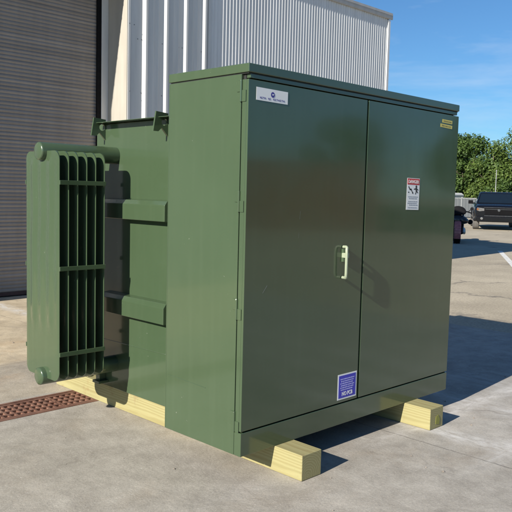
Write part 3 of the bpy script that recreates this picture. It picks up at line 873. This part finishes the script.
for y in (-.37, .37):
    b = MB(); b.disc_ring([(-.10, 0), (-.09, .05), (-.02, .075), (.0, .07), (.01, 0)], (-.22, y, .64), 'x', 12); Bm('hand_guard', b, 'black')
    b = MB(); b.tube([(-.36, y*.8, .93), (-.34, y*1.05, 1.02)], .012, 6); b.disc_ring([(-.02, 0), (-.02, .05), (.01, .045), (.01, 0)], (-.33, y*1.1, 1.03), 'x', 12); Bm('mirror', b, 'black')
hbm = MB(); hbm.tube([(-.42, .40, .90), (-.34, .28, .94), (-.30, 0, .94), (-.34, -.28, .94), (-.42, -.40, .90)], .018, 8); Bm('handlebar', hbm, 'black')
tn = loft([(-.34, [(.10, .66), (.15, .80), (0, .88), (-.15, .80), (-.10, .66)]), (-.55, [(.14, .64), (.19, .84), (0, .93), (-.19, .84), (-.14, .64)]), (-.85, [(.10, .62), (.12, .76), (0, .82), (-.12, .76), (-.10, .62)])]); round_off(Bm('fuel_tank', tn, 'gloss_black', smooth=180))
se = loft([(-.82, [(.12, .66), (.13, .76), (0, .79), (-.13, .76), (-.12, .66)]), (-1.2, [(.15, .66), (.16, .74), (0, .77), (-.16, .74), (-.15, .66)]), (-1.75, [(.10, .74), (.11, .84), (0, .87), (-.11, .84), (-.10, .74)])]); round_off(Bm('seat', se, 'black', smooth=180))
en = MB(); en.box(-1.0, -.42, -.20, .20, .25, .62); Bm('engine', en, 'dark_plastic', bevel=.05)
ex = MB(); ex.tube([(-.5, .22, .30), (-1.0, .24, .28), (-1.75, .26, .36)], [.03, .05, .05], 12); Bm('exhaust', ex, 'chrome')

# light coloured van behind the fence
vn = thing('white_van', 'white van roof showing above the grey fence at the cabinet edge', 'van', (47.0, 28.15, 0), rad(97))
Bv = lambda name, mb, mat, par=vn, **k: build(name, mb, mat, par, local=True, **k)
m = MB(); m.prism([(-2.5, .45), (-2.5, 1.62), (-2.3, 1.76), (1.0, 1.76), (1.7, 1.2), (2.5, 1.05), (2.55, .45)], 'y', -.95, .95); Bv('body', m, 'white_paint', bevel=.08)
m = MB(); m.prism([(1.10, 1.70), (1.06, 1.66), (1.66, 1.19), (1.74, 1.21)], 'y', -.80, .80); Bv('windshield', m, 'glass')
for s_ in (1, -1):
    m = MB(); m.prism([(.0, 1.3), (.0, 1.62), (.95, 1.62), (1.35, 1.3)], 'y', *sorted((s_*.94, s_*.957))); Bv('side_window', m, 'glass')
    for x in (1.6, -1.6):
        m = MB(); m.disc_ring([(-.11, 0), (-.11, .30), (-.08, .34), (.08, .34), (.11, .30), (.11, 0)], (x, s_*.86, .34), 'y', 20); Bv('wheel', m, 'black')

# sheet metal fence
fe = thing('metal_fence', 'low grey metal fence at the far edge of the lot below the trees', 'fence', (42, 20, 0))
A_, B2 = Vector((45.5, 33.0, 0)), Vector((40.5, 4.0, 0))
tdir = (B2-A_).normalized(); nd = Vector((-tdir.y, tdir.x, 0)); Ln = (B2-A_).length
m = MB(); pr = []; t = 0; k = 0
while t < Ln: pr.append((t, .02 if k % 4 in (1, 2) else -.02)); t += .09 if k % 2 else .05; k += 1
m.sheet(pr, lambda q: tuple(A_+tdir*q[0]+nd*q[1]+Vector((0, 0, .06))), lambda q: tuple(A_+tdir*q[0]+nd*q[1]+Vector((0, 0, 1.34))))
build('sheet', m, 'fence', fe, smooth=0)
i = 0
while i*2.4 < Ln:
    c = A_+tdir*(i*2.4)+nd*.06; m = MB(); m.box(c.x-.04, c.x+.04, c.y-.04, c.y+.04, 0, 1.44); build('post', m, 'pole', fe); i += 1
m = MB(); m.tube([A_+Vector((0, 0, 1.36)), B2+Vector((0, 0, 1.36))], .03, 6); build('top_rail', m, 'pole', fe)

# thin pole behind the pickup
m = MB(); m.tube([(43.6, 20.9, 0), (43.6, 20.9, 3.25)], [.032, .026], 10); m.tube([(43.6, 20.9, 3.25), (43.6, 20.9, 3.30)], .045, 10)
tag(build('lamp_post', m, 'pole'), 'thin pale pole rising behind the pickup truck in front of the trees', 'pole')

# ------------------------------------------------------------------ trees
def crown_mesh(name, r, h, z0, n, leaf, seed, mat):
    rnd = random.Random(seed)
    lobes = []
    for i in range(26):
        a = rnd.uniform(0, 2*math.pi); rr = r*rnd.uniform(.2, .86); zz = z0+h*rnd.uniform(.16, .84)
        k = 1-abs((zz-z0)/h-.42)*.75
        lobes.append((Vector((rr*k*math.cos(a), rr*k*math.sin(a), zz)), r*rnd.uniform(.17, .36)))
    lobes.append((Vector((0, 0, z0+h*.84)), r*.26))
    mb = MB()
    for i in range(n):
        c, lr = rnd.choice(lobes)
        d = Vector((rnd.gauss(0, 1), rnd.gauss(0, 1), rnd.gauss(0, 1))).normalized()
        q = c+d*lr*(rnd.random()**.4)*rnd.uniform(.82, 1.13)
        if q.z < z0*.75: continue
        nrm = (d+Vector((rnd.gauss(0, .6), rnd.gauss(0, .6), rnd.gauss(0, .6)+.35))).normalized()
        u = nrm.orthogonal().normalized(); u.rotate(Matrix.Rotation(rnd.uniform(0, 6.28), 3, nrm)); v = nrm.cross(u)
        s = leaf*rnd.uniform(.55, 1.25)
        mb.add([q-u*s*.5, q+v*s*.32+nrm*s*.08, q+u*s*.55, q-v*s*.32+nrm*s*.08], [(0,1,2,3)])
    me = bpy.data.meshes.new(name); me.from_pydata([tuple(v) for v in mb.v], [], mb.f); me.materials.append(M[mat])
    return me, lobes
def trunk_mesh(lobes, z0, h, r, seed):
    rnd = random.Random(seed); mb = MB()
    mb.tube([(0, 0, 0), (rnd.uniform(-.1, .1), rnd.uniform(-.1, .1), z0), (rnd.uniform(-.2, .2), rnd.uniform(-.2, .2), z0+h*.75)], [r, r*.75, r*.25], 10)
    for c, lr in lobes[:10]:
        s0 = Vector((0, 0, z0+(c.z-z0)*.35)); mb.tube([s0, s0.lerp(c, .5)+Vector((0, 0, .15)), c], [r*.42, r*.28, r*.08], 6)
    me = bpy.data.meshes.new('trunk'); me.from_pydata([tuple(v) for v in mb.v], [], mb.f); me.materials.append(M['bark'])
    return me
protos = []
for i, (r, h, z0, n, leaf, mat) in enumerate([(3.0, 5.6, 1.2, 19000, .20, 'leaf'), (2.7, 5.2, 1.0, 16000, .19, 'leaf2'), (3.0, 4.4, 1.0, 15000, .20, 'leaf'), (1.5, 2.2, .15, 6500, .14, 'leaf2'), (1.7, 2.6, .2, 7000, .15, 'leaf')]):
    cm, lobes = crown_mesh('crown', r, h, z0, n, leaf, 11+i, mat); protos.append((cm, trunk_mesh(lobes, z0, h, .05*r, i), z0+h))
def tree(k, x, y, height, rot, label, name='broadleaf_tree', cat='tree', group=None):
    cm, tm, H_ = protos[k]
    t = thing(name, label, cat, (x, y, 0), rot, group); s = height/H_; t.scale = (s*1.02, s*1.02, s)
    for nm, me in (('trunk', tm), ('crown', cm)):
        o = bpy.data.objects.new(nm, me); COL.objects.link(o); o.parent = t
    return t
G = 'trees beyond the parking lot'
tree(0, 52.0, 30.6, 7.0, .3, 'tall dense tree hard against the right edge of the cabinet', group=G)
tree(0, 50.5, 27.1, 6.7, 2.1, 'full crowned tree rising just left of the pickup truck', group=G)
tree(1, 50.6, 24.7, 6.0, 4.0, 'lighter green tree directly behind the roof of the pickup truck', group=G)
tree(1, 51.5, 21.9, 7.0, 1.2, 'tree at the right edge of the photo beyond a gap of sky', group=G)
tree(2, 63, 39.0, 7.2, .7, 'farther tree showing behind the crowns at the cabinet edge', group=G)
tree(2, 63, 34.0, 6.6, 2.7, 'farther tree in the second row behind the full crowned tree', group=G)
tree(2, 64, 29.8, 4.3, 5.1, 'low far tree seen through the gap of sky', group=G)
tree(2, 65, 25.0, 6.6, 3.7, 'far tree in the second row behind the tree at the right edge', group=G)
GB = 'bushes along the fence'
for (k, x, y, h, r_, lab) in ((3, 49.4, 30.4, 2.7, .2, 'yellow green bush above the fence beside the white van'), (4, 49.6, 27.9, 2.9, 1.9, 'dark bush above the fence left of the pickup truck cab'),
        (3, 49.5, 25.4, 2.6, 3.2, 'yellow green bush behind the pickup truck cab'), (4, 49.3, 23.0, 3.0, 4.4, 'dark bush below the gap of sky behind the pickup truck'), (3, 49.2, 20.4, 2.8, 5.3, 'yellow green bush at the right edge of the photo')):
    tree(k, x, y, h, r_, lab, 'bush', 'bush', GB)
for i, (x, y, h) in enumerate(((50, 15, 6.6), (49, 9, 7.4), (50, 2, 6.2), (48, -6, 7.6), (45, -13, 6.6), (42, -21, 7.8), (36, -28, 6.8), (29, -35, 7.6), (21, -40, 6.9), (12, -44, 7.5))):
    tree(i % 3, x, y, h, i*1.3, 'tree farther along the same row, outside the right edge of the photo', group=G)

# unseen red container, added to give the left door its reddish reflection
ct = thing('reflection_container', 'unseen dark red container, added for the reddish reflection in the left door', 'container', (18.9, -16.8, 0), rad(48))
Bc = lambda name, mb, mat, par=ct, **k: build(name, mb, mat, par, local=True, **k)
pr = []; t = -2.9; k = 0
while t < 2.9: pr.append((t, .018 if k % 4 in (1, 2) else -.018)); t += .11 if k % 2 else .06; k += 1
m = MB(); m.sheet(pr, lambda q: (q[0], 1.2+q[1], .15), lambda q: (q[0], 1.2+q[1], 2.45)); m.sheet(pr, lambda q: (q[0], -1.2+q[1], .15), lambda q: (q[0], -1.2+q[1], 2.45))
m.box(-2.95, 2.95, -1.17, 1.17, .16, 2.5); Bc('wall', m, 'container', smooth=0)
m = MB()
for x in (-3.05, 2.93):
    for y in (-1.26, 1.14): m.box(x, x+.12, y, y+.12, 0, 2.59)
for y in (-1.26, 1.14): m.box(-2.93, 2.93, y, y+.12, 0, .14); m.box(-2.93, 2.93, y, y+.12, 2.47, 2.59)
Bc('frame', m, 'container', bevel=.01)

# ------------------------------------------------------------------ light, sky, camera
EL = rad(26); AZ = rad(5.5)       # the sun stands to the left (-x), a little in front of the doors
sd = Vector((-math.cos(EL)*math.cos(AZ), -math.cos(EL)*math.sin(AZ), math.sin(EL)))
sl = bpy.data.lights.new('sun', 'SUN'); sl.energy = 4.6; sl.angle = rad(.5); sl.color = (1, .93, .82)
so = bpy.data.objects.new('sun', sl); COL.objects.link(so); so.location = sd*30
so.rotation_euler = sd.to_track_quat('Z', 'Y').to_euler()
wd = bpy.data.worlds.new('World'); S.world = wd; wd.use_nodes = True
nt = wd.node_tree; bg = nt.nodes['Background']
sky = N(nt, 'ShaderNodeTexSky', sky_type='NISHITA'); sky.sun_disc = False
sky.sun_elevation = EL; sky.sun_rotation = math.atan2(sd.x, sd.y)
sky.air_density = 1.0; sky.dust_density = .2; sky.ozone_density = 4.0
# a few thin wisps of cloud
tc = N(nt, 'ShaderNodeTexCoord'); mp = N(nt, 'ShaderNodeMapping'); L(nt, tc.outputs['Generated'], mp.inputs[0]); mp.inputs['Scale'].default_value = (3, 3, 16)
cn = noise(nt, mp.outputs[0], 1.3, 6, .6, .3)
cf = ramp(nt, cn, [(.55, 0.), (.85, .30)])
L(nt, mixc(nt, cf, mixc(nt, 1., sky.outputs[0], (.68, 1.0, 1.22), 'MULTIPLY'), (8.5, 9.3, 10.5)), bg.inputs[0])
bg.inputs[1].default_value = .05

cam = bpy.data.cameras.new('camera'); co = bpy.data.objects.new('camera', cam); COL.objects.link(co)
CX, CY, CZ, YAW, PIT, ROL, F = -2.2248, -2.2998, 1.3276, .7844, -.0864, .0243, 1.0283*700
cy, sy, cp, sp = math.cos(YAW), math.sin(YAW), math.cos(PIT), math.sin(PIT)
fw = Vector((sy*cp, cy*cp, sp)); rt = Vector((cy, -sy, 0)); up = rt.cross(fw)
r2 = rt*math.cos(ROL)+up*math.sin(ROL); u2 = -rt*math.sin(ROL)+up*math.cos(ROL)
mw = Matrix((r2, u2, -fw)).transposed().to_4x4(); mw.translation = (CX, CY, CZ)
co.matrix_world = mw
cam.sensor_width = 36; cam.sensor_fit = 'HORIZONTAL'; cam.lens = 36*F/512
cam.clip_start = .05; cam.clip_end = 3000
S.camera = co
S.view_settings.view_transform = 'Standard'; S.view_settings.look = 'None'
S.view_settings.gamma = 1; S.view_settings.use_curve_mapping = False
S.view_settings.exposure = .9
